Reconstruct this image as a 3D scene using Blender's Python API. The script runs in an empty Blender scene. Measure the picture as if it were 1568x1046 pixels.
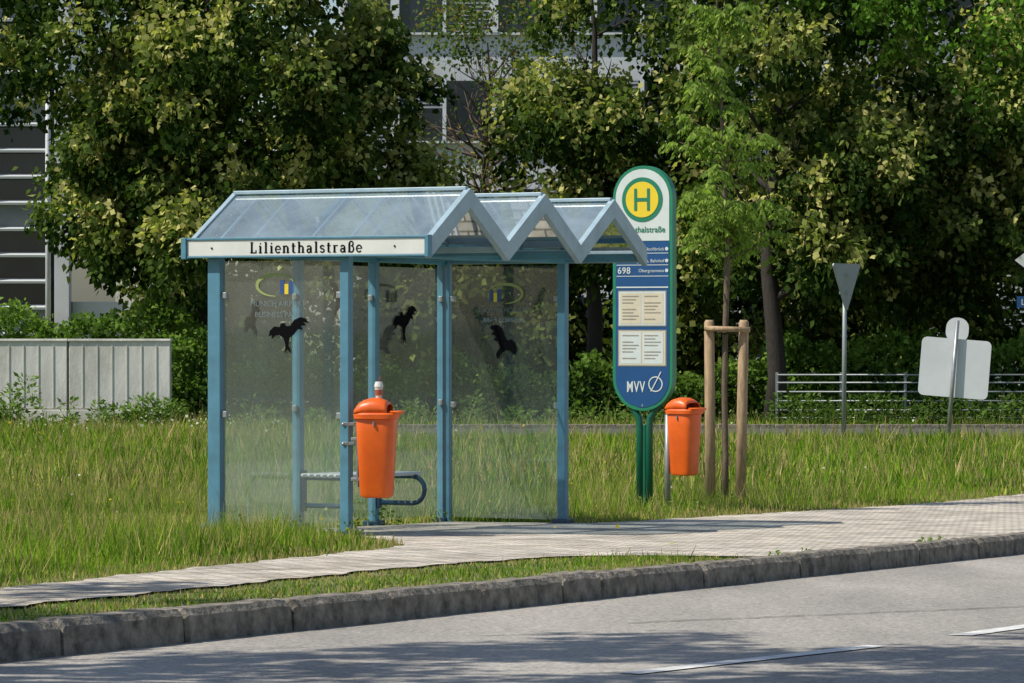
import bpy, bmesh, math, random
import numpy as np
from mathutils import Vector, Matrix
rng=np.random.default_rng(7); random.seed(7)
F=5300.0; CX=784.0; HZ=500.0; CAMZ=1.655
ANG=math.atan(0.5); CA,SA=math.cos(ANG),math.sin(ANG)
OX,OY=-2.34,27.4
def l2w(w,L): return OX+CA*w+SA*L, OY-SA*w+CA*L
def w2l(x,y):
    dx,dy=x-OX,y-OY
    return dx*CA-dy*SA, dx*SA+dy*CA
def zg(y):
    y=np.asarray(y,float); a=0.775-0.0283*np.maximum(y,-30.); b=-0.30
    k=0.03
    return k*np.log(np.exp((a-b)/k)+1)+b if a.ndim else float(k*math.log(math.exp(min((float(a)-b)/k,600))+1)+b)
def px(p,d): return (p-CX)/F*d
def pz(p,d): return (HZ-p)/F*d+CAMZ
scene=bpy.context.scene
col=scene.collection
# ---------------------------------------------------------------- materials
def newmat(name):
    m=bpy.data.materials.new(name); m.use_nodes=True
    nt=m.node_tree; nt.nodes.clear()
    out=nt.nodes.new('ShaderNodeOutputMaterial')
    return m,nt,out
def N(nt,t,**k):
    n=nt.nodes.new(t)
    for a,b in k.items(): setattr(n,a,b)
    return n
def c4(c): return (c[0],c[1],c[2],1.0)
def paint(name,c,rough=0.5,var=0.25,scale=6.0,metal=0.0,bump=0.0,bscale=60,dirt=None,coord='Object',stretch=(1,1,1),spec=None):
    m,nt,out=newmat(name)
    b=N(nt,'ShaderNodeBsdfPrincipled'); b.inputs['Roughness'].default_value=rough; b.inputs['Metallic'].default_value=metal
    if spec is not None: b.inputs['Specular IOR Level'].default_value=spec
    tc=N(nt,'ShaderNodeTexCoord'); mp=N(nt,'ShaderNodeMapping'); mp.inputs['Scale'].default_value=stretch
    nt.links.new(tc.outputs[coord],mp.inputs[0])
    no=N(nt,'ShaderNodeTexNoise'); no.inputs['Scale'].default_value=scale; no.inputs['Detail'].default_value=6; no.inputs['Roughness'].default_value=0.65
    nt.links.new(mp.outputs[0],no.inputs['Vector'])
    cr=N(nt,'ShaderNodeValToRGB')
    d=dirt if dirt else tuple(x*(1-var*1.6) for x in c)
    cr.color_ramp.elements[0].position=0.3; cr.color_ramp.elements[0].color=c4(d)
    cr.color_ramp.elements[1].position=0.68; cr.color_ramp.elements[1].color=c4(tuple(min(1,x*(1+var*0.4)) for x in c))
    nt.links.new(no.outputs['Fac'],cr.inputs[0]); nt.links.new(cr.outputs[0],b.inputs['Base Color'])
    if bump:
        n2=N(nt,'ShaderNodeTexNoise'); n2.inputs['Scale'].default_value=bscale; n2.inputs['Detail'].default_value=4
        nt.links.new(mp.outputs[0],n2.inputs['Vector'])
        bp=N(nt,'ShaderNodeBump'); bp.inputs['Strength'].default_value=bump; bp.inputs['Distance'].default_value=0.02
        nt.links.new(n2.outputs['Fac'],bp.inputs['Height']); nt.links.new(bp.outputs[0],b.inputs['Normal'])
    nt.links.new(b.outputs[0],out.inputs[0])
    return m
def leafmat(name,trans=0.35,tmul=(1.5,1.7,0.7)):
    m,nt,out=newmat(name)
    at=N(nt,'ShaderNodeAttribute'); at.attribute_name='Col'
    df=N(nt,'ShaderNodeBsdfDiffuse'); tr=N(nt,'ShaderNodeBsdfTranslucent'); mx=N(nt,'ShaderNodeMixShader'); mx.inputs[0].default_value=trans
    mu=N(nt,'ShaderNodeMixRGB'); mu.blend_type='MULTIPLY'; mu.inputs[0].default_value=1; mu.inputs[2].default_value=c4(tmul)
    nt.links.new(at.outputs['Color'],df.inputs[0]); nt.links.new(at.outputs['Color'],mu.inputs[1]); nt.links.new(mu.outputs[0],tr.inputs[0])
    nt.links.new(df.outputs[0],mx.inputs[1]); nt.links.new(tr.outputs[0],mx.inputs[2])
    nt.links.new(mx.outputs[0],out.inputs[0])
    return m
def glassmat(name,milk,mcol,tint,glossfac,scale=3.0,trl=0.5,grad=None):
    m,nt,out=newmat(name)
    tc=N(nt,'ShaderNodeTexCoord')
    no=N(nt,'ShaderNodeTexNoise'); no.inputs['Scale'].default_value=scale; no.inputs['Detail'].default_value=7; no.inputs['Roughness'].default_value=0.7
    mp=N(nt,'ShaderNodeMapping'); mp.inputs['Scale'].default_value=(1,1,0.35)
    nt.links.new(tc.outputs['Object'],mp.inputs[0]); nt.links.new(mp.outputs[0],no.inputs['Vector'])
    mr=N(nt,'ShaderNodeMapRange'); mr.inputs[1].default_value=0.3; mr.inputs[2].default_value=0.75; mr.inputs[3].default_value=milk*0.65; mr.inputs[4].default_value=milk*1.45
    nt.links.new(no.outputs['Fac'],mr.inputs[0])
    fac=mr.outputs[0]
    if grad:
        sx=N(nt,'ShaderNodeSeparateXYZ'); nt.links.new(tc.outputs['Object'],sx.inputs[0])
        g=N(nt,'ShaderNodeMapRange'); g.inputs[1].default_value=grad[0]; g.inputs[2].default_value=grad[1]; g.inputs[3].default_value=grad[2]; g.inputs[4].default_value=0
        nt.links.new(sx.outputs['Z'],g.inputs[0])
        ad=N(nt,'ShaderNodeMath'); ad.operation='ADD'; nt.links.new(fac,ad.inputs[0]); nt.links.new(g.outputs[0],ad.inputs[1]); fac=ad.outputs[0]
    tp=N(nt,'ShaderNodeBsdfTransparent'); tp.inputs[0].default_value=c4(tint)
    df=N(nt,'ShaderNodeBsdfDiffuse'); df.inputs[0].default_value=c4(mcol)
    tr=N(nt,'ShaderNodeBsdfTranslucent'); tr.inputs[0].default_value=c4(mcol)
    a=N(nt,'ShaderNodeMixShader'); a.inputs[0].default_value=trl
    nt.links.new(df.outputs[0],a.inputs[1]); nt.links.new(tr.outputs[0],a.inputs[2])
    b=N(nt,'ShaderNodeMixShader'); nt.links.new(fac,b.inputs[0]); nt.links.new(tp.outputs[0],b.inputs[1]); nt.links.new(a.outputs[0],b.inputs[2])
    gl=N(nt,'ShaderNodeBsdfGlossy'); gl.inputs['Roughness'].default_value=0.03
    lw=N(nt,'ShaderNodeFresnel'); lw.inputs[0].default_value=1.5
    ml=N(nt,'ShaderNodeMath'); ml.operation='MULTIPLY'; ml.inputs[1].default_value=glossfac; ml.use_clamp=True
    nt.links.new(lw.outputs[0],ml.inputs[0])
    c=N(nt,'ShaderNodeMixShader'); nt.links.new(ml.outputs[0],c.inputs[0]); nt.links.new(b.outputs[0],c.inputs[1]); nt.links.new(gl.outputs[0],c.inputs[2])
    nt.links.new(c.outputs[0],out.inputs[0])
    return m

M_blue=paint('blue_painted_steel',(0.09,0.245,0.345),0.42,0.15,5,dirt=(0.07,0.18,0.25))
M_alu=paint('grey_blue_aluminium',(0.34,0.46,0.53),0.4,0.15,4,metal=0.1)
M_teal=paint('teal_beam_paint',(0.05,0.24,0.32),0.45,0.15,5)
M_white=paint('white_sign_enamel',(0.70,0.71,0.67),0.4,0.08,3)
M_black=paint('black_print',(0.006,0.006,0.007),1.0,0.1,spec=0.05)
M_steel=paint('galvanised_steel',(0.32,0.34,0.35),0.4,0.15,8,metal=0.5)
M_dkblue=paint('dark_blue_tube',(0.02,0.06,0.11),0.3,0.2)
M_orange=paint('orange_plastic',(0.82,0.135,0.012),0.38,0.10,4,bump=0.03,dirt=(0.66,0.10,0.012))
M_red=paint('red_inner_plastic',(0.25,0.015,0.01),0.5,0.2)
M_green=paint('green_post_enamel',(0.005,0.115,0.065),0.35,0.15)
M_ltgreen=paint('green_sign_enamel',(0.015,0.21,0.115),0.35,0.1)
M_sblue=paint('blue_sign_enamel',(0.010,0.075,0.22),0.35,0.08)
M_yellow=paint('yellow_sign_enamel',(0.80,0.60,0.03),0.4,0.05)
M_swhite=paint('white_sign_film',(0.62,0.68,0.66),0.4,0.06)
M_paper=paint('timetable_paper',(0.62,0.56,0.42),0.6,0.06)
M_paper2=paint('timetable_print',(0.33,0.30,0.24),0.7,0.2,40)
M_wood=paint('round_pine_stake',(0.46,0.32,0.19),0.8,0.3,5,bump=0.2,stretch=(6,6,1))
M_bark=paint('tree_bark',(0.035,0.028,0.022),0.9,0.35,8,bump=0.6,bscale=18,stretch=(4,4,1))  # bark colour darkened to stand in for shade on the trunks
M_bark2=paint('young_bark',(0.16,0.12,0.08),0.85,0.3,8,bump=0.3,bscale=30,stretch=(3,3,1))
M_conc=paint('concrete_panel',(0.68,0.67,0.62),0.85,0.22,1.6,bump=0.25,bscale=30,stretch=(1,1,0.4),dirt=(0.42,0.41,0.36))
M_kerb=paint('granite_kerb',(0.25,0.22,0.18),0.85,0.5,11,bump=1.0,bscale=26,dirt=(0.05,0.048,0.035))
M_fac=paint('facade_light',(0.58,0.60,0.62),0.6,0.12,0.7)
M_facg=paint('facade_frame',(0.66,0.69,0.71),0.4,0.1,1)
M_win=paint('window_glass',(0.02,0.028,0.034),0.08,0.3,0.6)
M_blind=paint('window_blind',(0.20,0.22,0.23),0.5,0.2,1)
M_cup=paint('cup_card',(0.65,0.60,0.55),0.5,0.1)
M_cupb=paint('cup_print',(0.45,0.12,0.06),0.5,0.3,20)
M_signback=paint('sign_back_grey',(0.30,0.33,0.34),0.45,0.12,3,metal=0.3)
M_leaf=leafmat('linden_foliage')
M_leaf2=leafmat('young_foliage',0.45)
M_grass=leafmat('grass_blades',0.35,(1.3,1.45,0.7))
M_glass=glassmat('shelter_glass',0.095,(0.56,0.64,0.60),(0.90,0.95,0.93),1.6,2.5,0.35,grad=(0.0,1.2,0.12))
M_roofg=glassmat('roof_glass',0.42,(0.60,0.76,0.86),(0.74,0.87,0.94),2.4,1.6,0.3)
M_olive=paint('olive_print',(0.30,0.36,0.12),0.5,0.05)
M_mtext=paint('grey_print',(0.16,0.20,0.21),0.5,0.05)
M_mblue=paint('blue_print',(0.03,0.08,0.25),0.5,0.05)

# ---------------------------------------------------------------- helpers
def link(o,parent=None,mat=None):
    col.objects.link(o)
    if parent is not None: o.parent=parent
    if mat is not None and hasattr(o.data,'materials') : o.data.materials.append(mat)
    return o
def empty(name,loc=(0,0,0),rz=0.0):
    e=bpy.data.objects.new(name,None); e.location=loc; e.rotation_euler=(0,0,rz); e.empty_display_size=0.3
    col.objects.link(e); return e
def box(name,parent,size,loc,mat,rot=(0,0,0),bevel=0.006):
    bm=bmesh.new(); bmesh.ops.create_cube(bm,size=1.0)
    for v in bm.verts: v.co=Vector((v.co.x*size[0],v.co.y*size[1],v.co.z*size[2]))
    if bevel and min(size)>bevel*2.5:
        bmesh.ops.bevel(bm,geom=bm.edges[:],offset=bevel,segments=2,affect='EDGES',profile=0.5)
    me=bpy.data.meshes.new(name); bm.to_mesh(me); bm.free()
    o=bpy.data.objects.new(name,me); o.location=loc; o.rotation_euler=rot
    return link(o,parent,mat)
def meshobj(name,parent,verts,faces,mat,loc=(0,0,0),smooth=False,rot=(0,0,0)):
    me=bpy.data.meshes.new(name); me.from_pydata([tuple(v) for v in verts],[],faces); me.update()
    if smooth: me.polygons.foreach_set('use_smooth',[True]*len(me.polygons))
    o=bpy.data.objects.new(name,me); o.location=loc; o.rotation_euler=rot
    return link(o,parent,mat)
def tube_data(paths,seg=8):
    V=[];Fc=[]
    for pts,rad in paths:
        pts=[Vector(p) for p in pts]; base=len(V)
        for i,p in enumerate(pts):
            a=pts[max(i-1,0)]; b=pts[min(i+1,len(pts)-1)]
            t=(b-a); t=t.normalized() if t.length>1e-9 else Vector((0,0,1))
            up=Vector((0,1,0)) if abs(t.y)<0.9 else Vector((1,0,0))
            s=t.cross(up).normalized(); n=s.cross(t)
            r=rad[i] if hasattr(rad,'__len__') else rad
            for k in range(seg):
                q=2*math.pi*k/seg
                V.append(p+s*math.cos(q)*r+n*math.sin(q)*r)
        for i in range(len(pts)-1):
            for k in range(seg):
                a=base+i*seg+k; b=base+i*seg+(k+1)%seg
                Fc.append((a,b,b+seg,a+seg))
        Fc.append(tuple(base+k for k in range(seg))[::-1]); Fc.append(tuple(base+(len(pts)-1)*seg+k for k in range(seg)))
    return V,Fc
def tubes(name,parent,paths,mat,seg=8,loc=(0,0,0),rot=(0,0,0)):
    V,Fc=tube_data(paths,seg)
    return meshobj(name,parent,V,Fc,mat,loc,True,rot)
def polyxz(name,parent,pts,y,mat,thick=0.0,mirror=False,loc=(0,0,0),rot=(0,0,0)):
    bm=bmesh.new()
    vs=[bm.verts.new((p[0],y,p[1])) for p in pts]
    f=bm.faces.new(vs)
    f.normal_update()
    if f.normal.y>0: f.normal_flip()
    if thick>0:
        r=bmesh.ops.extrude_face_region(bm,geom=[f])
        for v in [g for g in r['geom'] if isinstance(g,bmesh.types.BMVert)]: v.co.y+=thick
        bmesh.ops.recalc_face_normals(bm,faces=bm.faces[:])
    bmesh.ops.triangulate(bm,faces=[ff for ff in bm.faces if len(ff.verts)>4])
    me=bpy.data.meshes.new(name); bm.to_mesh(me); bm.free()
    o=bpy.data.objects.new(name,me); o.location=loc; o.rotation_euler=rot
    return link(o,parent,mat)
def text(name,parent,body,loc,size,mat,rot=(math.pi/2,0,0),align='CENTER',sx=1.0,bold=0.0,spacing=1.0,ext=0.001):
    c=bpy.data.curves.new(name,'FONT'); c.body=body; c.size=size; c.align_x=align; c.extrude=ext; c.offset=bold; c.space_character=spacing
    o=bpy.data.objects.new(name,c); o.location=loc; o.rotation_euler=rot; o.scale=(sx,1,1)
    return link(o,parent,mat)
def fastmesh(name,V,nper,mat,C=None,parent=None):
    n=len(V)//nper
    me=bpy.data.meshes.new(name)
    me.vertices.add(len(V)); me.vertices.foreach_set('co',np.ascontiguousarray(V,dtype=np.float32).ravel())
    me.loops.add(len(V)); me.loops.foreach_set('vertex_index',np.arange(len(V),dtype=np.int32))
    me.polygons.add(n); me.polygons.foreach_set('loop_start',np.arange(0,len(V),nper,dtype=np.int32))
    me.update(calc_edges=True)
    if C is not None:
        ca=me.color_attributes.new('Col','FLOAT_COLOR','POINT')
        cc=np.ones((len(V),4),np.float32); cc[:,:3]=np.repeat(C,nper,axis=0)
        ca.data.foreach_set('color',cc.ravel())
    o=bpy.data.objects.new(name,me)
    return link(o,parent,mat)
def unit(v): return v/np.maximum(np.linalg.norm(v,axis=-1,keepdims=True),1e-9)
def leaves(name,P,T,ln,wd,C,mat,parent):
    n=len(P); R=rng.normal(size=(n,3)); S=unit(np.cross(T,R)); Nn=np.cross(T,S)
    ln=np.broadcast_to(ln,(n,))[:,None]; wd=np.broadcast_to(wd,(n,))[:,None]
    V=np.empty((n,4,3))
    V[:,0]=P; V[:,1]=P+T*ln*0.42+S*wd*0.5+Nn*wd*0.12; V[:,2]=P+T*ln; V[:,3]=P+T*ln*0.42-S*wd*0.5+Nn*wd*0.12
    return fastmesh(name,V.reshape(-1,3),4,mat,C,parent)

# ---------------------------------------------------------------- world, sun, camera
SUND=Vector((-0.93,-0.37,0)).normalized(); EL=math.radians(52)
sund=Vector((SUND.x*math.cos(EL),SUND.y*math.cos(EL),math.sin(EL)))
w=bpy.data.worlds.new('World'); scene.world=w; w.use_nodes=True
nt=w.node_tree; nt.nodes.clear()
sky=nt.nodes.new('ShaderNodeTexSky'); sky.sky_type='NISHITA'; sky.sun_disc=False; sky.sun_elevation=EL; sky.sun_rotation=math.atan2(SUND.x,SUND.y)%(2*math.pi)
bg=nt.nodes.new('ShaderNodeBackground'); bg.inputs[1].default_value=0.11
wo=nt.nodes.new('ShaderNodeOutputWorld'); nt.links.new(sky.outputs[0],bg.inputs[0]); nt.links.new(bg.outputs[0],wo.inputs[0])
sl=bpy.data.lights.new('sun','SUN'); sl.energy=5.0; sl.angle=math.radians(0.5); sl.color=(1.0,0.94,0.84)
so=bpy.data.objects.new('sun',sl); so.rotation_euler=(-sund).to_track_quat('-Z','Y').to_euler(); so.location=(-10,-10,30); col.objects.link(so)
cam=bpy.data.cameras.new('camera'); cam.sensor_width=36; cam.lens=F/1568*36; cam.clip_end=3000; cam.clip_start=0.5
co=bpy.data.objects.new('camera',cam); co.location=(0,0,CAMZ); co.rotation_euler=(math.pi/2-math.atan(23/F),0,0); col.objects.link(co); scene.camera=co
scene.view_settings.view_transform='Standard'; scene.view_settings.look='None'; scene.view_settings.exposure=0

# ---------------------------------------------------------------- ground
def wl_pave(L):
    b=np.interp(L,[-40,-8.3,-6.1,-3.5,-1.7,-0.5,-0.02,0.0,3.93,4.0,9,15,60],[8.0,3.75,3.35,2.95,2.62,1.75,1.35,0.06,0.06,1.42,1.5,1.72,2.0])
    return b
def wr_pave(L):
    return np.interp(L,[-40,-11.3,-7.8,-5,-3.2,-2.7,-2.45,-2.4,60],[5.2,4.95,4.66,4.36,4.40,4.65,5.2,5.735,5.735])
def wob(a,b,s=1.0): return (np.sin(a*5.1*s+1.3)+np.sin(a*11.7*s+b)+0.6*np.sin(a*23.3*s+2.1))*0.028
Ls=np.unique(np.concatenate([[-400,-200,-120,-80,-60],np.arange(-40,61,1.0),[80,120,200,400,900]]))
Wsa=np.unique(np.concatenate([[-900,-400,-200,-120,-80],np.arange(-60,5.5,1.5),[5.74]]))
Wsb=np.array([5.75,6.5,9,11,13.2,13.25,15,20,30,50,100,300,900.])
Ws=np.concatenate([Wsa,Wsb])
V=[];Fc=[]
for L in Ls:
    for w_ in Ws:
        x,y=l2w(w_,L); z=zg(y)
        if w_>5.745 and w_<13.22: z-=0.16
        elif w_>5.745: z-=0.02
        V.append((x,y,z))
nw=len(Ws)
for i in range(len(Ls)-1):
    for j in range(nw-1):
        a=i*nw+j; Fc.append((a,a+1,a+nw+1,a+nw))
m,nt,out=newmat('meadow_soil')
b=N(nt,'ShaderNodeBsdfPrincipled'); b.inputs['Roughness'].default_value=0.95
tc=N(nt,'ShaderNodeTexCoord'); n1=N(nt,'ShaderNodeTexNoise'); n1.inputs['Scale'].default_value=1.2; n1.inputs['Detail'].default_value=10; n1.inputs['Roughness'].default_value=0.75
nt.links.new(tc.outputs['Object'],n1.inputs['Vector']); cr=N(nt,'ShaderNodeValToRGB')
cr.color_ramp.elements[0].position=0.35; cr.color_ramp.elements[0].color=(0.06,0.095,0.02,1); cr.color_ramp.elements[1].position=0.7; cr.color_ramp.elements[1].color=(0.18,0.18,0.06,1)
nt.links.new(n1.outputs['Fac'],cr.inputs[0]); nt.links.new(cr.outputs[0],b.inputs['Base Color']); nt.links.new(b.outputs[0],out.inputs[0])
meshobj('ground',None,V,Fc,m)
# pavement
m,nt,out=newmat('paving_blocks')
b=N(nt,'ShaderNodeBsdfPrincipled'); b.inputs['Roughness'].default_value=0.85
tc=N(nt,'ShaderNodeTexCoord'); mp=N(nt,'ShaderNodeMapping'); mp.inputs['Rotation'].default_value=(0,0,ANG)
nt.links.new(tc.outputs['Object'],mp.inputs[0])
br=N(nt,'ShaderNodeTexBrick'); br.inputs['Scale'].default_value=1.0; br.inputs['Brick Width'].default_value=0.2; br.inputs['Row Height'].default_value=0.1; br.inputs['Mortar Size'].default_value=0.009
br.inputs['Color1'].default_value=(0.78,0.70,0.59,1); br.inputs['Color2'].default_value=(0.44,0.405,0.35,1); br.inputs['Mortar'].default_value=(0.13,0.12,0.085,1)
nt.links.new(mp.outputs[0],br.inputs['Vector'])
n1=N(nt,'ShaderNodeTexNoise'); n1.inputs['Scale'].default_value=1.6; n1.inputs['Detail'].default_value=10; n1.inputs['Roughness'].default_value=0.75
nt.links.new(tc.outputs['Object'],n1.inputs['Vector']); cr=N(nt,'ShaderNodeValToRGB')
cr.color_ramp.elements[0].position=0.36; cr.color_ramp.elements[0].color=(0.52,0.50,0.46,1); cr.color_ramp.elements[1].position=0.56; cr.color_ramp.elements[1].color=(1,1,1,1)
nt.links.new(n1.outputs['Fac'],cr.inputs[0]); mu=N(nt,'ShaderNodeMixRGB'); mu.blend_type='MULTIPLY'; mu.inputs[0].default_value=1
nt.links.new(br.outputs['Color'],mu.inputs[1]); nt.links.new(cr.outputs[0],mu.inputs[2]); nt.links.new(mu.outputs[0],b.inputs['Base Color'])
bp=N(nt,'ShaderNodeBump'); bp.inputs['Strength'].default_value=0.4; bp.inputs['Distance'].default_value=0.008; nt.links.new(br.outputs['Fac'],bp.inputs['Height']); bp.invert=True
nt.links.new(bp.outputs[0],b.inputs['Normal']); nt.links.new(b.outputs[0],out.inputs[0])
V=[];Fc=[];sl_=np.unique(np.concatenate([np.arange(-18,60,0.12),[-0.02,0.0,3.93,4.0]]));K=9
for L in sl_:
    a=wl_pave(L)+(wob(L,0.7) if not(-0.05<L<3.95) else 0); c=wr_pave(L)+(wob(L,1.9) if L<-2.4 else 0)
    for k in range(K+1):
        w_=a+(c-a)*k/K; x,y=l2w(w_,L); V.append((x,y,zg(y)+0.014))
for i in range(len(sl_)-1):
    for k in range(K):
        a=i*(K+1)+k; Fc.append((a,a+1,a+K+2,a+K+1))
meshobj('pavement',None,V,Fc,m)
# road
m,nt,out=newmat('worn_asphalt')
b=N(nt,'ShaderNodeBsdfPrincipled'); b.inputs['Roughness'].default_value=0.8
tc=N(nt,'ShaderNodeTexCoord')
n1=N(nt,'ShaderNodeTexNoise'); n1.inputs['Scale'].default_value=32; n1.inputs['Detail'].default_value=7; n1.inputs['Roughness'].default_value=0.9
n2=N(nt,'ShaderNodeTexNoise'); n2.inputs['Scale'].default_value=0.9; n2.inputs['Detail'].default_value=7; n2.inputs['Roughness'].default_value=0.6
mp=N(nt,'ShaderNodeMapping'); mp.inputs['Rotation'].default_value=(0,0,ANG); mp.inputs['Scale'].default_value=(1,0.22,1)
nt.links.new(tc.outputs['Object'],n1.inputs['Vector']); nt.links.new(tc.outputs['Object'],mp.inputs[0]); nt.links.new(mp.outputs[0],n2.inputs['Vector'])
c1=N(nt,'ShaderNodeValToRGB'); c1.color_ramp.elements[0].position=0.38; c1.color_ramp.elements[0].color=(0.15,0.142,0.13,1); c1.color_ramp.elements[1].position=0.62; c1.color_ramp.elements[1].color=(0.55,0.51,0.455,1)
c2=N(nt,'ShaderNodeValToRGB'); c2.color_ramp.elements[0].position=0.32; c2.color_ramp.elements[0].color=(0.66,0.66,0.67,1); c2.color_ramp.elements[1].position=0.66; c2.color_ramp.elements[1].color=(1.1,1.1,1.08,1)
nt.links.new(n1.outputs['Fac'],c1.inputs[0]); nt.links.new(n2.outputs['Fac'],c2.inputs[0])
mu=N(nt,'ShaderNodeMixRGB'); mu.blend_type='MULTIPLY'; mu.inputs[0].default_value=1; nt.links.new(c1.outputs[0],mu.inputs[1]); nt.links.new(c2.outputs[0],mu.inputs[2]); nt.links.new(mu.outputs[0],b.inputs['Base Color'])
bp=N(nt,'ShaderNodeBump'); bp.inputs['Strength'].default_value=0.4; bp.inputs['Distance'].default_value=0.005; nt.links.new(n1.outputs['Fac'],bp.inputs['Height']); nt.links.new(bp.outputs[0],b.inputs['Normal'])
nt.links.new(b.outputs[0],out.inputs[0]); M_road=m
def strip(name,w0,w1,L0,L1,off,mat,step=0.5,nwv=6):
    V=[];Fc=[];ls=np.linspace(L0,L1,max(2,int((L1-L0)/step)+1)); ww=np.linspace(w0,w1,nwv+1)
    for L in ls:
        for q in ww:
            x,y=l2w(q,L); V.append((x,y,zg(y)+off))
    for i in range(len(ls)-1):
        for k in range(nwv):
            a=i*(nwv+1)+k; Fc.append((a,a+1,a+nwv+2,a+nwv+1))
    return meshobj(name,None,V,Fc,mat)
strip('road',5.86,13.1,-60,120,-0.125,M_road)
M_mark=paint('road_paint',(0.74,0.74,0.71),0.7,0.3,14,dirt=(0.44,0.44,0.43))
M_tar=paint('bitumen_joint',(0.05,0.05,0.052),0.6,0.2,9)
def marking(name,a,b,wd,off,mat=None,wobble=0):
    def up(p):
        k=(p[1]-HZ)/F
        d=(CAMZ-0.775+0.125)/(k-0.0283); return Vector(((p[0]-CX)/F*d,d))
    A=up(a);B=up(b); t=(B-A).normalized(); s=Vector((t.y,-t.x))*wd/2
    V=[];n=8 if not wobble else 60
    for i in range(n+1):
        c=A.lerp(B,i/n)+s.normalized()*wobble*(math.sin(i*1.3)+math.sin(i*0.47+1))
        for q in (-1,1):
            pnt=c+s*q; V.append((pnt.x,pnt.y,zg(pnt.y)-0.125+off))
    Fc=[(2*i,2*i+1,2*i+3,2*i+2) for i in range(n)]
    return meshobj(name,None,V,Fc,mat=mat or M_mark)
marking('lane_marking',(962,1033),(1345,990),0.11,0.005)
marking('lane_marking',(1470,974),(1640,951),0.12,0.005)
marking('road_joint',(960,955),(1640,927),0.02,0.005,M_tar,0.012)
# kerb stones
V=[];Fc=[]
L=-30.0
while L<70:
    ln=random.choice([0.8,1.0,1.0,0.5]); g=0.007; j=random.uniform(-0.008,0.008); zt=random.uniform(-0.008,0.008)
    pr=[(5.735,-0.2),(5.735,0.022+zt),(5.75,0.030+zt),(5.858+j,0.026+zt),(5.888+j,-0.006+zt),(5.90+j,-0.2)]
    base=len(V); sub=[L+g,L+g+0.02]+[L+ln*q/8 for q in range(1,8)]+[L+ln-g-0.02,L+ln-g]
    for si,q in enumerate(sub):
        ins=0.010 if si in(0,len(sub)-1) else 0
        jj=random.uniform(-0.008,0.008); jz=random.uniform(-0.005,0.005)
        for (a,z) in pr:
            aa=a-(ins if a>5.8 else 0)+(jj if a>5.8 else 0); x,y=l2w(aa,q); V.append((x,y,zg(y)+z-(ins-jz if z>-0.1 else 0)))
    n=len(pr)
    for s in range(len(sub)-1):
        for k in range(n-1):
            a=base+s*n+k; Fc.append((a,a+1,a+n+1,a+n))
    Fc.append(tuple(base+k for k in range(n))); Fc.append(tuple(base+(len(sub)-1)*n+k for k in range(n))[::-1])
    L+=ln
meshobj('kerb',None,V,Fc,M_kerb)
V=[];Fc=[]
xs=np.linspace(-3,60,40)
for i,x in enumerate(xs):
    V+= [(x,60.6,-0.285),(x,65.8,-0.285)]
Fc=[(2*i,2*i+2,2*i+3,2*i+1) for i in range(39)]
meshobj('side_street',None,V,Fc,paint('dark_asphalt',(0.11,0.105,0.10),0.9,0.3,3))
ks=empty('side_street_kerb',(28,65.95,-0.26))
for i in range(31): box('stone',ks,(1.98,0.14,0.10),(-30+2*i,0,0),M_kerb,bevel=0.01)

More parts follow.
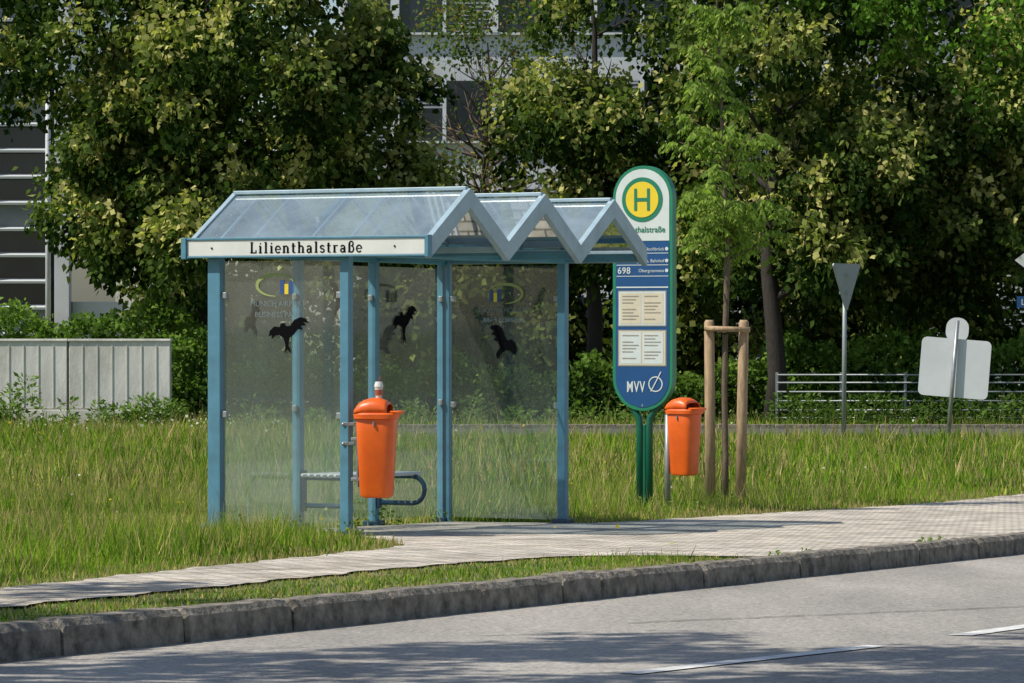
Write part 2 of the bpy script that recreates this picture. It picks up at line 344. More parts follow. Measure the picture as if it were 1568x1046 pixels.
# ---------------------------------------------------------------- grass
def is_grass(x,y):
    w_,L=w2l(x,y)
    wl=wl_pave(L)+wob(L,0.7)*2.0; wr=wr_pave(L)+wob(L,1.9)*1.4
    inside_shelter=(L>-0.0)&(L<3.95)&(w_>0.03)&(w_<4)
    back=(w_<wl)&~inside_shelter
    st=(w_>wr)&(w_<5.73)&(L<-2.4)
    street=(y>60.3)&(y<66.2)&(x>-3.2)
    return (back|st)&~street,back,st,w_,L,wl,wr
def patch(x,y,f=1.0):
    return (np.sin(x*1.7*f+0.8*np.sin(y*0.9*f))+np.sin(y*1.3*f+1.1*np.sin(x*1.1*f+2))+np.sin((x+y)*3.1*f)*0.5+np.sin((x*1.9-y*2.7)*2.3*f)*0.5)/3
GB=1.2
def blades(n,y0,y1,hs,wds,name,par):
    y=rng.uniform(y0,y1,n); x=rng.uniform(-1,1,n)*(0.165*y+0.9)
    ok,back,st,w_,L,wl,wr=is_grass(x,y)
    x=x[ok];y=y[ok];back=back[ok];st=st[ok];w_=w_[ok];L=L[ok];wl=wl[ok]; wr=wr[ok]; n=len(x)
    p=patch(x,y); p2=patch(x+31,y-7,2.7)
    edge=np.where(st,np.minimum(w_-wr,5.75-w_),wl-w_)
    edge=np.where((w_<1.2)&(L>-0.1)&(L<4),0.3,edge)
    ef=np.clip(edge/0.9,0.0,1)
    h=hs*(0.52+0.50*p2+rng.exponential(0.32,n))*(0.30+0.70*ef)
    h=np.where(st,h*0.45,h); h=np.clip(h,0.02,0.5)
    tall=rng.random(n)<0.03*(0.5+np.clip(p2+0.4,0,1.3))
    h=np.where(tall&~st&(ef>0.5),h*1.5+0.13,h)
    az=rng.uniform(0,2*np.pi,n); lean=rng.uniform(0.05,0.65,n)
    P=np.stack([x,y,zg(y)-0.005],1)
    D=np.stack([np.cos(az)*lean,np.sin(az)*lean,np.ones(n)],1)
    a2=rng.uniform(0,2*np.pi,n); S=np.stack([np.cos(a2),np.sin(a2),np.zeros(n)],1)
    wd=(wds*rng.uniform(0.6,1.4,n))*np.where(tall,0.6,1)
    V=np.empty((n,3,3)); V[:,0]=P-S*wd[:,None]/2; V[:,1]=P+S*wd[:,None]/2; V[:,2]=P+D*h[:,None]
    g1=np.array([0.060,0.135,0.014])*GB; g2=np.array([0.200,0.325,0.030])*GB; g3=np.array([0.36,0.38,0.07])*GB; straw=np.array([0.44,0.35,0.17])*GB
    t=np.clip(0.5+0.6*p+rng.normal(0,0.28,n),0,1)[:,None]
    C=g1*(1-t)+g2*t
    s=rng.random(n)<0.16; C[s]=g3
    p3=patch(x*0.6+9,y*0.35+4,0.8)
    s=(rng.random(n)<(0.07+0.16*np.clip(p2,0,1)+(0.03+0.30*np.clip((y-26)/10,0,1))*np.clip(p3+0.25,0,1)+0.60*(1-ef)**2))|tall
    C[s]=straw*rng.uniform(0.6,1.1,(s.sum(),1))
    C*=rng.uniform(0.65,1.2,(n,1))
    return V.reshape(-1,3),C
gr=[]
for a in [(100000,13,22,0.10,0.011),(260000,22,40,0.13,0.012),(130000,40,68,0.17,0.028)]:
    gr.append(blades(a[0],a[1],a[2],a[3],a[4],'g',None))
fastmesh('meadow_grass',np.concatenate([g[0] for g in gr]),3,M_grass,np.concatenate([g[1] for g in gr]))
n=700; y=np.concatenate([rng.uniform(22,60,300),rng.uniform(60,66.5,400)]); x=rng.uniform(-1,1,n)*(0.17*y+1)
x=np.where((y>58)&(rng.random(n)<0.6),-np.abs(x),x)
ok=is_grass(x,y)[0]&(y>22); x=x[ok];y=y[ok];n=len(x)
P=np.stack([x,y,zg(y)+rng.uniform(0.10,0.36,n)],1); T=unit(rng.normal(size=(n,3)))
sz=rng.uniform(0.012,0.024,n)*np.where(y>55,1.9,1)
cc=np.where(rng.random(n)[:,None]<np.where(y>58,0.85,0.35)[:,None],np.array([[0.6,0.6,0.5]]),np.array([[0.65,0.48,0.04]]))
leaves('wild_flowers',P,T,sz*1.5,sz*1.5,cc,M_grass,None)

# ---------------------------------------------------------------- foliage
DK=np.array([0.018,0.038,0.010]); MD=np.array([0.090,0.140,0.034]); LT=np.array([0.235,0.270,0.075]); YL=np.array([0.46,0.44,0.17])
def crown(name,parent,lobes,pr,dens,leaf,seed,pal=(DK,MD,LT,YL),yl=0.36,per=12,inner=0.25,sig=0.115):
    r=np.random.default_rng(seed); PP=[];TT=[];CC=[]
    for (c,R,npf) in lobes:
        c=np.array(c,float);R=np.array(R,float)
        ntot=npf+int(npf*inner)
        for i in range(ntot):
            d=unit(r.normal(size=3))
            if d[1]>0.3 and r.random()<0.75: continue
            inn=i>=npf
            pc=c+R*d*(r.uniform(0.78,1.06) if not inn else r.uniform(0.3,0.7))
            pcol=r.uniform(-0.25,0.25)
            rad=pr*r.uniform(0.55,1.35)*np.array([r.uniform(0.8,1.25),r.uniform(0.8,1.2),r.uniform(0.7,1.25)])
            nc=int(dens*rad.mean()**2*(1.0 if not inn else 0.6))
            if nc<1: continue
            dd=unit(r.normal(size=(nc*2,3))); k=(dd@(d*np.array([1,1,0.6])+np.array([0,-0.25,0.35])))>-0.40; dd=dd[k][:nc]; nc=len(dd)
            q=pc+rad*dd*r.uniform(0.45,1.12,(nc,1))
            up=np.clip(dd[:,2]*0.6+(-dd[:,1])*0.25+0.35+pcol,0,1)  # painted shading: leaf colour paler on clump tops and fronts, darker below
            if inn: up=up*0.3  # shade inside the crown also put into the leaf colour
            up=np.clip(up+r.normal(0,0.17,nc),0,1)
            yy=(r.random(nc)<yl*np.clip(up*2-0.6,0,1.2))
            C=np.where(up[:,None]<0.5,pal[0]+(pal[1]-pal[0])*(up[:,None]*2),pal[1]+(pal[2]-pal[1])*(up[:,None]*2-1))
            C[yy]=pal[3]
            n=nc*per
            P=np.repeat(q,per,0)+r.normal(0,sig,(n,3))*np.array([1,1,1.25])
            T=unit(np.repeat(dd,per,0)*0.7+np.array([0,0,-0.75])+r.normal(0,0.55,(n,3)))
            Cc=np.repeat(C,per,0)*r.uniform(0.72,1.28,(n,1))
            PP.append(P);TT.append(T);CC.append(Cc)
    P=np.concatenate(PP);T=np.concatenate(TT);C=np.concatenate(CC); n=len(P)
    s=leaf*r.uniform(0.7,1.3,n)
    return leaves(name,P,T,s,s*0.78,C,M_leaf,parent)
def lobe(pxx,pyy,rx,ry,d,k,dd=0.0,ky=0.9):
    D=d+dd
    return ((px(pxx,D),D,pz(pyy,D)),(rx/F*D,rx/F*D*ky,ry/F*D),k)
def limbs(root,H,n,spread,seed,r0=0.2,droop=0.0,t0=0.3):
    r=random.Random(seed); paths=[]
    x0,y0,z0=root
    tr=[(x0+0.1*math.sin(i*1.3+seed),y0+0.08*math.cos(i*1.7),z0+H*i/8.0) for i in range(9)]
    paths.append((tr,[r0*1.25]+[r0*(1-i/9.5) for i in range(1,9)]))
    for k in range(n):
        t=r.uniform(t0,0.9); i=t*8; j=int(i); f=i-j
        p=Vector(tr[j]).lerp(Vector(tr[min(j+1,8)]),f)
        az=r.uniform(0,2*math.pi); ln=spread*(1.1-t*0.6)*r.uniform(0.7,1.1)
        d=Vector((math.cos(az),math.sin(az),r.uniform(0.3,0.9))).normalized()
        pts=[p]; rad=[r0*(1-t)*0.55+0.02]
        for s in range(5):
            d=(d+Vector((r.uniform(-.2,.2),r.uniform(-.2,.2),r.uniform(-.1,.2)))).normalized()
            pts.append(pts[-1]+d*ln/5); rad.append(rad[0]*(1-(s+1)/5.6))
            if s>0:
                d2=(d+Vector((r.uniform(-1,1),r.uniform(-1,1),r.uniform(-.4,.8)))).normalized(); q=pts[-1]
                q2=q+d2*ln*0.22; q3=q2+(d2+Vector((0,0,0.2))).normalized()*ln*0.16
                paths.append(([q,q2,q3],[rad[-1]*0.6,rad[-1]*0.4,0.008]))
        paths.append((pts,rad))
    return paths
def tree(name,trunkpx,d,H,lobes,pr,dens,leaf,seed,r0=0.2,spread=3.0,**k):
    x=px(trunkpx,d); e=empty(name,(0,0,0))
    tubes('trunk',e,limbs((x,d,zg(d)-0.1),H,14,spread,seed,r0),M_bark,8)
    crown('crown',e,lobes,pr,dens,leaf,seed,**k)
    return e
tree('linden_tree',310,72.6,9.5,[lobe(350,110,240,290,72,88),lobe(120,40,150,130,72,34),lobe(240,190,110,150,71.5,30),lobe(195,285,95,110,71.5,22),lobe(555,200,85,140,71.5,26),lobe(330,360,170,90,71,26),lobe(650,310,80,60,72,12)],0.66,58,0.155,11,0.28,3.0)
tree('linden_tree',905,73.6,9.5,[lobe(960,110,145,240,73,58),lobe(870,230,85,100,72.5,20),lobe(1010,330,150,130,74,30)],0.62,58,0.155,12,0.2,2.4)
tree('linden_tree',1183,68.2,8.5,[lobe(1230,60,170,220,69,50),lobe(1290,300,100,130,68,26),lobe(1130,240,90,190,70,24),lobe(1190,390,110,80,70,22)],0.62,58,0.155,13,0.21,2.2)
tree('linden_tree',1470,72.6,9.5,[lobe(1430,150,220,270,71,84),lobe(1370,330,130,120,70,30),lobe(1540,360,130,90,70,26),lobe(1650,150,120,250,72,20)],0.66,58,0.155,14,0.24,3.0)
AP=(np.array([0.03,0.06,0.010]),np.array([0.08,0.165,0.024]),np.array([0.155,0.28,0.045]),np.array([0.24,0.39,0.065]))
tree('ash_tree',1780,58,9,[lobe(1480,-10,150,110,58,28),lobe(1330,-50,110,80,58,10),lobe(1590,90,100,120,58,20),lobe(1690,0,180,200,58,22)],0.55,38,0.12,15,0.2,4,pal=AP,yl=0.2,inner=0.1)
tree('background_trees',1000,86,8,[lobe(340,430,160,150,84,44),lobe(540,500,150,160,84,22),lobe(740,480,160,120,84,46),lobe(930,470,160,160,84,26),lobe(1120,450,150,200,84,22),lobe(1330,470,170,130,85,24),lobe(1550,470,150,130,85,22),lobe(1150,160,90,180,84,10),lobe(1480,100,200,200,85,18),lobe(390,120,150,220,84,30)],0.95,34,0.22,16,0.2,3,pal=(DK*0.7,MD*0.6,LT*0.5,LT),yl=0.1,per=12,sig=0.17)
e=empty('birch_tree',(0,0,0))
tubes('trunk',e,limbs((px(745,92),92,zg(92)),9.5,80,3.4,5,0.13,t0=0.2),paint('birch_bark',(0.13,0.095,0.07),0.9,0.3),6)
crown('crown',e,[lobe(745,150,105,190,92,54),lobe(800,60,80,110,92,24)],0.55,46,0.12,21,pal=(MD*0.8,MD,LT*0.8,np.array([0.28,0.2,0.08])),yl=0.25,per=7,sig=0.2)
# street tree beside the footpath, out to the left; its crown over the road gives the dappled shade
e=empty('street_tree',(0,0,0))
tubes('trunk',e,limbs((-6.4,12.6,zg(12.6)-0.1),8.5,12,4.0,9,0.2),M_bark,8)
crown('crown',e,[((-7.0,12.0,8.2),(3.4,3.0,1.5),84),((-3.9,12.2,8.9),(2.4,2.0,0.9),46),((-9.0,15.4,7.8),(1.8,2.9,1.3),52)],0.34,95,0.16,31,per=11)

def hedge(name,p0,p1,d,top,depth,dens,pal,seed,leaf=0.12,yl=0.1):
    r=np.random.default_rng(seed); x0,x1=px(p0,d),px(p1,d); n=int((x1-x0)*dens)
    e=empty(name,(0,0,0)); zb=zg(d)
    zt=pz(top,d)
    nc=n//10; x=r.uniform(x0,x1,nc)
    bump=0.16*np.sin(x*1.9+seed)+0.12*np.sin(x*4.3+1)+0.08*np.sin(x*9.1)
    which=r.random(nc)
    z=np.where(which<0.35,zt+bump-r.exponential(0.08,nc),zb+(zt+bump-zb)*r.random(nc))
    y=np.where(which<0.35,d+r.uniform(0,depth,nc),d+r.uniform(-0.12,0.18,nc)+0.15*np.sin(x*3.1+z*2.5))
    q=np.stack([x,y,z],1)
    up=np.clip(0.45+0.5*(which<0.35)+r.normal(0,0.25,nc)+0.25*np.sin(x*2.2+z*3),0,1)[:,None]  # top-lit look painted in: upper leaves get the paler colours
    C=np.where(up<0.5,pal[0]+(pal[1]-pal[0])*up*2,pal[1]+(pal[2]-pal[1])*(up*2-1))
    P=np.repeat(q,10,0)+r.normal(0,0.085,(nc*10,3)); T=unit(r.normal(size=(nc*10,3))+np.array([0,-0.5,0.1]))
    C=np.repeat(C,10,0)*r.uniform(0.7,1.3,(nc*10,1)); s=leaf*r.uniform(0.7,1.3,nc*10)
    leaves('foliage',P,T,s,s*0.7,C,M_leaf,e)
    pb=[]
    for xx in np.arange(x0,x1,0.6): pb.append(([(xx,d+depth/2,zb-0.05),(xx+0.1,d+depth/2,zb+(zt-zb)*0.7)],[0.03,0.01]))
    tubes('stems',e,pb,M_bark,5)
HP=(np.array([0.035,0.065,0.016]),np.array([0.09,0.16,0.032]),np.array([0.17,0.27,0.055]))
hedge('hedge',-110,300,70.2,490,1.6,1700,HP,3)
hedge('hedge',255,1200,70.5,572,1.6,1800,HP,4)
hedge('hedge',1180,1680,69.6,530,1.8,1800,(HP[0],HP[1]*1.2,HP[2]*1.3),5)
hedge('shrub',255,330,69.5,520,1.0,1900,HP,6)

# ---------------------------------------------------------------- buildings
def building(name,p0,p1,d,top,storeys,depth=12,bay=1.5,lou=True):
    e=empty(name,(px(p0,d),d,zg(d))); W=px(p1,d)-px(p0,d); H=top
    box('walls',e,(W,depth,H),(W/2,depth/2,H/2),M_fac,bevel=0.02)
    box('roof',e,(W+0.5,depth+0.5,0.3),(W/2,depth/2,H+0.152),M_facg,bevel=0.02)
    sh=H/storeys; nb=int(W/bay)
    for s in range(storeys):
        z0=s*sh+0.95; zh=sh-1.55
        box('window_band_%d'%s,e,(W-0.4,0.08,zh),(W/2,-0.042,z0+zh/2),M_win,bevel=0)
        for i in range(nb+1):
            box('mullion',e,(0.28 if i%2 else 0.12,0.14,zh),(0.2+(W-0.4)*i/nb,-0.155,z0+zh/2),M_facg,bevel=0)
        box('sill',e,(W-0.2,0.2,0.07),(W/2,-0.105,z0-0.037),M_facg,bevel=0)
        if lou:
            k=int(zh/0.13)
            for i in range(nb):
                if (i*7+s*3)%4==0: continue
                kk=k if (i+s)%3 else k//2
                V=[];Fc=[]
                xa=0.2+(W-0.4)*i/nb+0.06; xb=0.2+(W-0.4)*(i+1)/nb-0.06
                for j in range(kk):
                    zz=z0+zh-0.06-j*0.13; b_=len(V); V+=[(xa,-0.13,zz-0.05),(xb,-0.13,zz-0.05),(xb,-0.1,zz+0.03),(xa,-0.1,zz+0.03)]; Fc.append((b_,b_+1,b_+2,b_+3))
                meshobj('blind',e,V,Fc,M_blind)
    return e
building('office_building',520,1900,112,14,4,bay=1.6)
d=90; e=empty('louvre_building',(px(-500,d),d,zg(d))); W=px(108,d)-px(-500,d)
box('walls',e,(W,10,11),(W/2,5.2,5.5),M_win,bevel=0)
box('roof',e,(W+0.6,11,0.3),(W/2,5.2,11.15),M_facg)
for i in range(17):
    z=1.1+0.68*i
    box('louvre',e,(W-0.55,0.30,0.06),(W/2-0.3,0.0,z),M_facg,rot=(0.25,0,0),bevel=0)
    if i%4==1: box('spandrel',e,(W-0.6,0.1,0.62),(W/2-0.3,0.12,z+0.36),M_blind,bevel=0)
for i in range(6):
    tubes('column',e,[([(W-0.55-1.9*i,-0.25,0),(W-0.55-1.9*i,-0.25,11)],0.07)],M_facg,8)
box('end_pier',e,(0.38,0.5,11),(W-0.19,-0.05,5.5),M_fac)
box('wing_wall',e,(2.6,0.3,2.6),(W+1.31,0.4,1.3),M_facg)
for i in range(3): box('wing_joint',e,(2.6,0.02,0.03),(W+1.31,0.238,0.6+0.75*i),M_blind,bevel=0)

# concrete wall left
d=67.0; zb=zg(d); e=empty('concrete_wall',(px(262,d),d,zb)); H=pz(523,d)-zb; pw=(262-104)/F*d
for i in range(4):
    xc=-pw*(i+0.5)
    box('panel_%d'%i,e,(pw-0.04,0.30,H-0.36),(xc,0.15,0.36+(H-0.36)/2),M_conc,bevel=0.012)
    box('plinth_%d'%i,e,(pw-0.03,0.38,0.345),(xc,0.15,0.1725),M_conc,bevel=0.012)
    for k in range(1,7): box('rib',e,(0.018,0.016,H-0.46),(xc-pw/2+pw*k/7.0,-0.007,0.36+(H-0.4)/2),M_conc,bevel=0)
    box('coping_%d'%i,e,(pw-0.01,0.36,0.05),(xc,0.15,H+0.0255),M_conc,bevel=0.01)

# railing right
d=67.4; zb=zg(d); e=empty('metal_railing',(px(1190,d),d,zb)); Wf=px(1760,d)-px(1190,d)
for k,yy in enumerate((574,586,600,614,628,640)):
    z=pz(yy,d)-zb; tubes('rail_%d'%k,e,[([(0,0,z),(Wf,0,z)],0.016)],M_signback,6)
i=0
while i*1.25<Wf:
    box('post',e,(0.05,0.05,1.06),(i*1.25,0.045,0.53),M_signback); i+=1

# ---------------------------------------------------------------- bus shelter
S=empty('bus_shelter',(OX,OY,0),-ANG)
def gz(w_,L):
    x,y=l2w(w_,L); return zg(y)
def post(name,w_,L,sx,sy,top,plate=True):
    zb=gz(w_,L)-0.02
    box(name,S,(sx,sy,top-zb),(w_,L,(top+zb)/2),M_blue,bevel=0.006)
    if plate: box(name+'_foot',S,(sx+0.07,sy+0.07,0.05),(w_,L,zb+0.05),M_dkblue,bevel=0.004)
post('corner_post',0,0,0.115,0.08,2.21)
box('corner_post_foot_rail',S,(0.2,0.05,0.05),(-0.15,0,gz(0,0)+0.05),M_blue,rot=(0,-0.4,0))
for i,L in enumerate((1.29,2.58)): post('back_post_%d'%i,0,L,0.075,0.075,2.21)
post('far_back_post',-0.02,3.87,0.06,0.07,2.24); post('far_back_post_b',0.055,3.87,0.035,0.06,2.24,False)
post('front_post',1.18,0,0.078,0.078,2.21); post('far_front_post',1.18,3.87,0.078,0.078,2.24)
box('front_beam',S,(0.07,3.93,0.12),(1.18,1.935,2.265),M_teal); box('back_beam',S,(0.07,3.93,0.12),(0,1.935,2.265),M_teal)
L0,P=-0.05,1.34; zA,zV=2.737,2.335
def zig(off_top): 
    pts=[]
    for i in range(3): pts+=[(L0+P*i,zV+off_top),(L0+P*(i+0.5),zA+off_top)]
    pts.append((L0+3*P,zV+off_top)); return pts
top=zig(0.0); bot=zig(-0.155)
for nm,w0,w1 in (('front_gable_trim',1.895,1.945),('back_gable_trim',-0.225,-0.185)):
    V=[];Fc=[]; n=len(top)
    if nm[0]=='b': bot_=zig(-0.09)
    else: bot_=bot
    for (L,z) in top: V.append((w1,L,z))
    for (L,z) in bot_: V.append((w1,L,z))
    for (L,z) in top: V.append((w0,L,z))
    for (L,z) in bot_: V.append((w0,L,z))
    for i in range(n-1):
        Fc+=[(i,i+1,n+i+1,n+i),(2*n+i,3*n+i,3*n+i+1,2*n+i+1),(i,2*n+i,2*n+i+1,i+1),(n+i,n+i+1,3*n+i+1,3*n+i)]
    Fc+=[(0,n,3*n,2*n),(n-1,3*n-1,4*n-1,2*n-1)]
    meshobj(nm,S,V,Fc,M_alu)
for i in range(6):
    (La,za),(Lb,zb_)=top[i],top[i+1]
    g=0.02
    meshobj('roof_pane_%d'%i,S,[(-0.185,La,za-g),(1.895,La,za-g),(1.895,Lb,zb_-g),(-0.185,Lb,zb_-g)],[(0,1,2,3)],M_roofg)
    for wq in (0.33,0.86,1.39):
        tubes('glazing_bar_%d'%i,S,[([(wq,La,za-0.03),(wq,Lb,zb_-0.03)],0.009)],M_alu,5)
for i in range(3):
    Lr=L0+P*(i+0.5); box('ridge_cap_%d'%i,S,(2.12,0.05,0.03),(0.855,Lr,zA+0.0),M_alu,bevel=0.005)
for i in range(1,3):
    Lr=L0+P*i; box('valley_gutter_%d'%i,S,(2.07,0.10,0.05),(0.855,Lr,zV-0.065),M_alu,bevel=0.005)
for i in range(4):
    Lr=[0.0,1.29,2.58,3.87][i]; box('cross_beam_%d'%i,S,(1.86,0.05,0.07),(0.94,Lr+0.02,2.25),M_blue)
for wq in (0.0,1.18):
    for i in range(3):
        a=L0+P*i+0.04; b_=L0+P*(i+0.5); c=L0+P*(i+1)-0.04
        tubes('truss',S,[([(wq,a,zV-0.04),(wq,b_,zA-0.06)],0.014),([(wq,b_,zA-0.06),(wq,c,zV-0.04)],0.014)],M_alu,6)
box('fascia',S,(2.13,0.03,0.125),(0.855,-0.085,2.272),M_white,bevel=0.004)
box('fascia_top_rail',S,(2.15,0.05,0.018),(0.855,-0.085,2.345),M_blue,bevel=0.003)
box('fascia_bottom_rail',S,(2.15,0.05,0.014),(0.855,-0.085,2.202),M_blue,bevel=0.003)
box('fascia_end_l',S,(0.045,0.07,0.17),(-0.233,-0.085,2.272),M_blue,bevel=0.004)
box('fascia_end_r',S,(0.03,0.07,0.17),(1.945,-0.085,2.272),M_blue,bevel=0.004)
box('far_fascia',S,(2.13,0.03,0.125),(0.855,4.0,2.272),M_alu,bevel=0.004)
# street name in slab-serif strokes
def slab_name(x0,x1,zb,hh,y):
    st=0.11
    G={'L':(0.66,[('b',0.08,0,0.34,.10),('v',0.2,0,1),('b',0.08,0.915,0.34,.085),('b',0.08,0,0.62,.10),('b',0.53,0,0.62,.3)]),
       'i':(0.38,[('v',0.19,0,0.66),('b',0.04,0,0.34,.08),('b',0.06,0.60,0.19,.08),('b',0.135,0.80,0.245,.12)]),
       'l':(0.38,[('v',0.19,0,1),('b',0.04,0,0.34,.08),('b',0.05,0.92,0.19,.08)]),
       'n':(0.66,[('v',0.15,0,0.66),('v',0.48,0,0.52),('b',0.02,0,0.27,.08),('b',0.36,0,0.62,.08),('b',0.03,0.58,0.15,.08),('a',0.15,0.46,0.33,0.46)]),
       'h':(0.66,[('v',0.15,0,1),('v',0.48,0,0.52),('b',0.02,0,0.27,.08),('b',0.36,0,0.62,.08),('b',0.02,0.92,0.15,.08),('a',0.15,0.46,0.33,0.46)]),
       't':(0.44,[('v',0.18,0.06,0.88),('b',0.04,0.58,0.38,.08),('b',0.16,0,0.38,.09)]),
       'r':(0.50,[('v',0.15,0,0.66),('b',0.02,0,0.30,.08),('b',0.03,0.58,0.15,.08),('b',0.2,0.56,0.44,.10)]),
       'e':(0.54,[('o',0.27,0.33,0.21,0.30,0,320),('b',0.08,0.30,0.47,.07)]),
       's':(0.48,[('o',0.23,0.49,0.15,0.14,20,270),('o',0.23,0.19,0.16,0.155,-160,90)]),
       'a':(0.56,[('o',0.23,0.19,0.15,0.16,0,360),('v',0.40,0,0.48),('b',0.40,0,0.52,.08),('o',0.25,0.46,0.16,0.16,0,165)]),
       'S':(0.60,[('v',0.15,0,0.8),('b',0.03,0,0.26,.08),('o',0.31,0.76,0.16,0.2,-60,180),('o',0.31,0.30,0.2,0.28,-150,95)])}
    seq='Lilienthalstra'+'S'+'e'
    gap=0.11
    tot=sum(G[c][0]+gap for c in seq)-gap; kx=(x1-x0)/tot; kz=hh
    V=[];Fc=[]
    def quad(a,b_,c,d_,yy):
        n=len(V); V.extend([(p[0],yy,p[1]) for p in (a,b_,c,d_)]); Fc.append((n,n+1,n+2,n+3))
    cx=x0; cnt=0
    for c in seq:
        w_,els=G[c]
        for e_ in els:
            cnt+=1; yy=y-0.00012*(cnt%7)
            if e_[0]=='v': quad((cx+(e_[1]-st*.75)*kx,zb+e_[2]*kz),(cx+(e_[1]+st*.75)*kx,zb+e_[2]*kz),(cx+(e_[1]+st*.75)*kx,zb+e_[3]*kz),(cx+(e_[1]-st*.75)*kx,zb+e_[3]*kz),yy)
            elif e_[0]=='b': quad((cx+e_[1]*kx,zb+e_[2]*kz),(cx+e_[3]*kx,zb+e_[2]*kz),(cx+e_[3]*kx,zb+(e_[2]+e_[4])*kz),(cx+e_[1]*kx,zb+(e_[2]+e_[4])*kz),yy)
            else:
                if e_[0]=='a': ox,oz,rx,rz,a0,a1=(e_[1]+0.165,0.44,0.165,0.18,0,180)
                else: ox,oz,rx,rz,a0,a1=e_[1:]
                m_=14
                for k in range(m_):
                    q0=math.radians(a0+(a1-a0)*k/m_);q1=math.radians(a0+(a1-a0)*(k+1)/m_); t=0.062
                    P4=[((rx-t)*math.cos(q0),(rz-t)*math.sin(q0)),((rx+t)*math.cos(q0),(rz+t)*math.sin(q0)),((rx+t)*math.cos(q1),(rz+t)*math.sin(q1)),((rx-t)*math.cos(q1),(rz-t)*math.sin(q1))]
                    quad(*[(cx+(ox+p[0])*kx,zb+(oz+p[1])*kz) for p in P4],yy)
        cx+=(w_+gap)*kx
    meshobj('street_name',S,V,Fc,M_black)
slab_name(0.365,1.375,2.228,0.088,-0.102)
for q in (0.02,1.66): tubes('fascia_bolt',S,[([(q,-0.099,2.272),(q,-0.106,2.272)],0.008)],M_black,8)
def pane_xz(name,x0,x1,L,z0,z1,mat=M_glass):
    return meshobj(name,S,[(x0,L,z0),(x1,L,z0),(x1,L,z1),(x0,L,z1)],[(0,1,2,3)],mat)
pane_xz('near_side_glass',0.06,1.135,0,0.03,2.17)
pane_xz('far_side_glass',0.08,1.135,3.87,-0.04,2.19)
Lp=[0,1.29,2.58,3.87]
for i in range(3):
    a,b_=Lp[i]+0.045,Lp[i+1]-0.045; z0=gz(0,b_)+0.08
    meshobj('back_glass_%d'%i,S,[(0,a,z0),(0,b_,z0),(0,b_,2.17),(0,a,2.17)],[(0,1,2,3)],M_glass)
    for z in (0.98,1.9):
        for q in (a,b_):
            box('glass_clamp',S,(0.04,0.055,0.05),(0.0,q,z),M_steel,bevel=0.004)
for (q,L) in ((0.075,0),(1.125,0),(0.09,3.87),(1.125,3.87)):
    for z in (0.96,1.9): box('glass_clamp',S,(0.055,0.04,0.05),(q,L,z),M_steel,bevel=0.004)
box('near_glass_bottom_edge',S,(1.07,0.012,0.012),(0.597,0,0.032),M_steel,bevel=0)
b1=[(411,518),(413,510),(420,504),(429,505),(431,500),(436,499),(439,504),(446,503),(452,495),(462,491),(470,493),(476,499),(467,498),(471,503),(463,503),(466,509),(458,508),(452,515),(445,520),(443,529),(447,541),(441,536),(437,542),(438,530),(435,520),(428,516),(421,517),(417,522),(416,516)]
b2=[(748,502),(756,501),(763,506),(767,516),(771,523),(778,521),(784,527),(785,533),(783,543),(776,537),(770,535),(762,540),(756,548),(754,541),(760,532),(757,524),(750,522),(754,517),(746,514),(751,510),(744,505)]
def bird(name,pts,cx,cy,sc,u,z,L,plane='xz',flip=1):
    q=[((p[0]-cx)*sc*flip,-(p[1]-cy)*sc) for p in pts]
    if plane=='xz': return polyxz(name,S,[(u+a,z+b) for a,b in q],L,M_black,0.002)
    o=polyxz(name,S,[(a,b) for a,b in q],0,M_black,0.002,loc=(L,u,z),rot=(0,0,math.pi/2)); return o
sc=1/178.
bird('bird_decal',b1,442,516,sc,0.66,pz(513,27.2),-0.012)
bird('bird_decal',b2,765,524,1/155.,0.60,pz(523,30.6),3.856)
bird('bird_decal',b2,765,524,1/160.,0.55,pz(488,28),0.010,'yz',-1)
bird('bird_decal',b2,765,524,1/160.,1.95,pz(458,29),0.010,'yz')
bird('bird_decal',b1,442,516,1/150.,3.12,pz(497,30.2),0.010,'yz')
def logo(uc,zc,L,fl):
    V=[];Fc=[];n=30
    for i in range(n+1):
        q=math.radians(20+250*i/n); t=0.012*math.sin(math.pi*i/n)+0.003
        for rr in (-t,t): V.append((uc+fl*(-0.02+(0.17+rr)*math.cos(q)),L,zc+(0.085+rr)*math.sin(q)))
    Fc=[(2*i,2*i+1,2*i+3,2*i+2) for i in range(n)]
    meshobj('logo_arc',S,V,Fc,M_olive)
    for k,(a,mm,h) in enumerate(((0.02,M_mblue,0.11),(0.06,M_yellow,0.08),(0.10,M_mblue,0.10))):
        polyxz('logo_bar_%d'%k,S,[(uc+fl*a,zc-0.07),(uc+fl*(a+0.035),zc-0.07),(uc+fl*(a+0.035),zc-0.07+h),(uc+fl*a,zc-0.07+h)],L,mm)
    for k,(t,sz) in enumerate((('MUNICH AIRPORT',0.062),('BUSINESS PARK',0.062))):
        o=text('logo_text_%d'%k,S,t,(uc,L,zc-0.165-0.085*k),sz,M_mtext,sx=0.98*fl,ext=0.0)
logo(0.57,pz(437,27.2),-0.012,1); logo(0.60,pz(450,30.6),3.856,-1)
def loop(L,zb):
    zt,zl=zb+0.44,zb+0.21; r=(zt-zl)/2; pts=[(0.03,L,zt),(0.38,L,zt)]
    for k in range(1,8):
        q=math.pi/2-math.pi*k/8; pts.append((0.38+r*math.cos(q),L,zt-r+r*math.sin(q)))
    pts+=[(0.38,L,zl),(0.03,L,zl)]
    return pts
for i,L in enumerate((1.29,2.58)):
    tubes('bench_bracket_%d'%i,S,[(loop(L,gz(0.2,L)),0.021)],M_dkblue,8)
    box('bench_bracket_plate_%d'%i,S,(0.03,0.05,0.34),(0.055,L,gz(0.2,L)+0.33),M_dkblue)
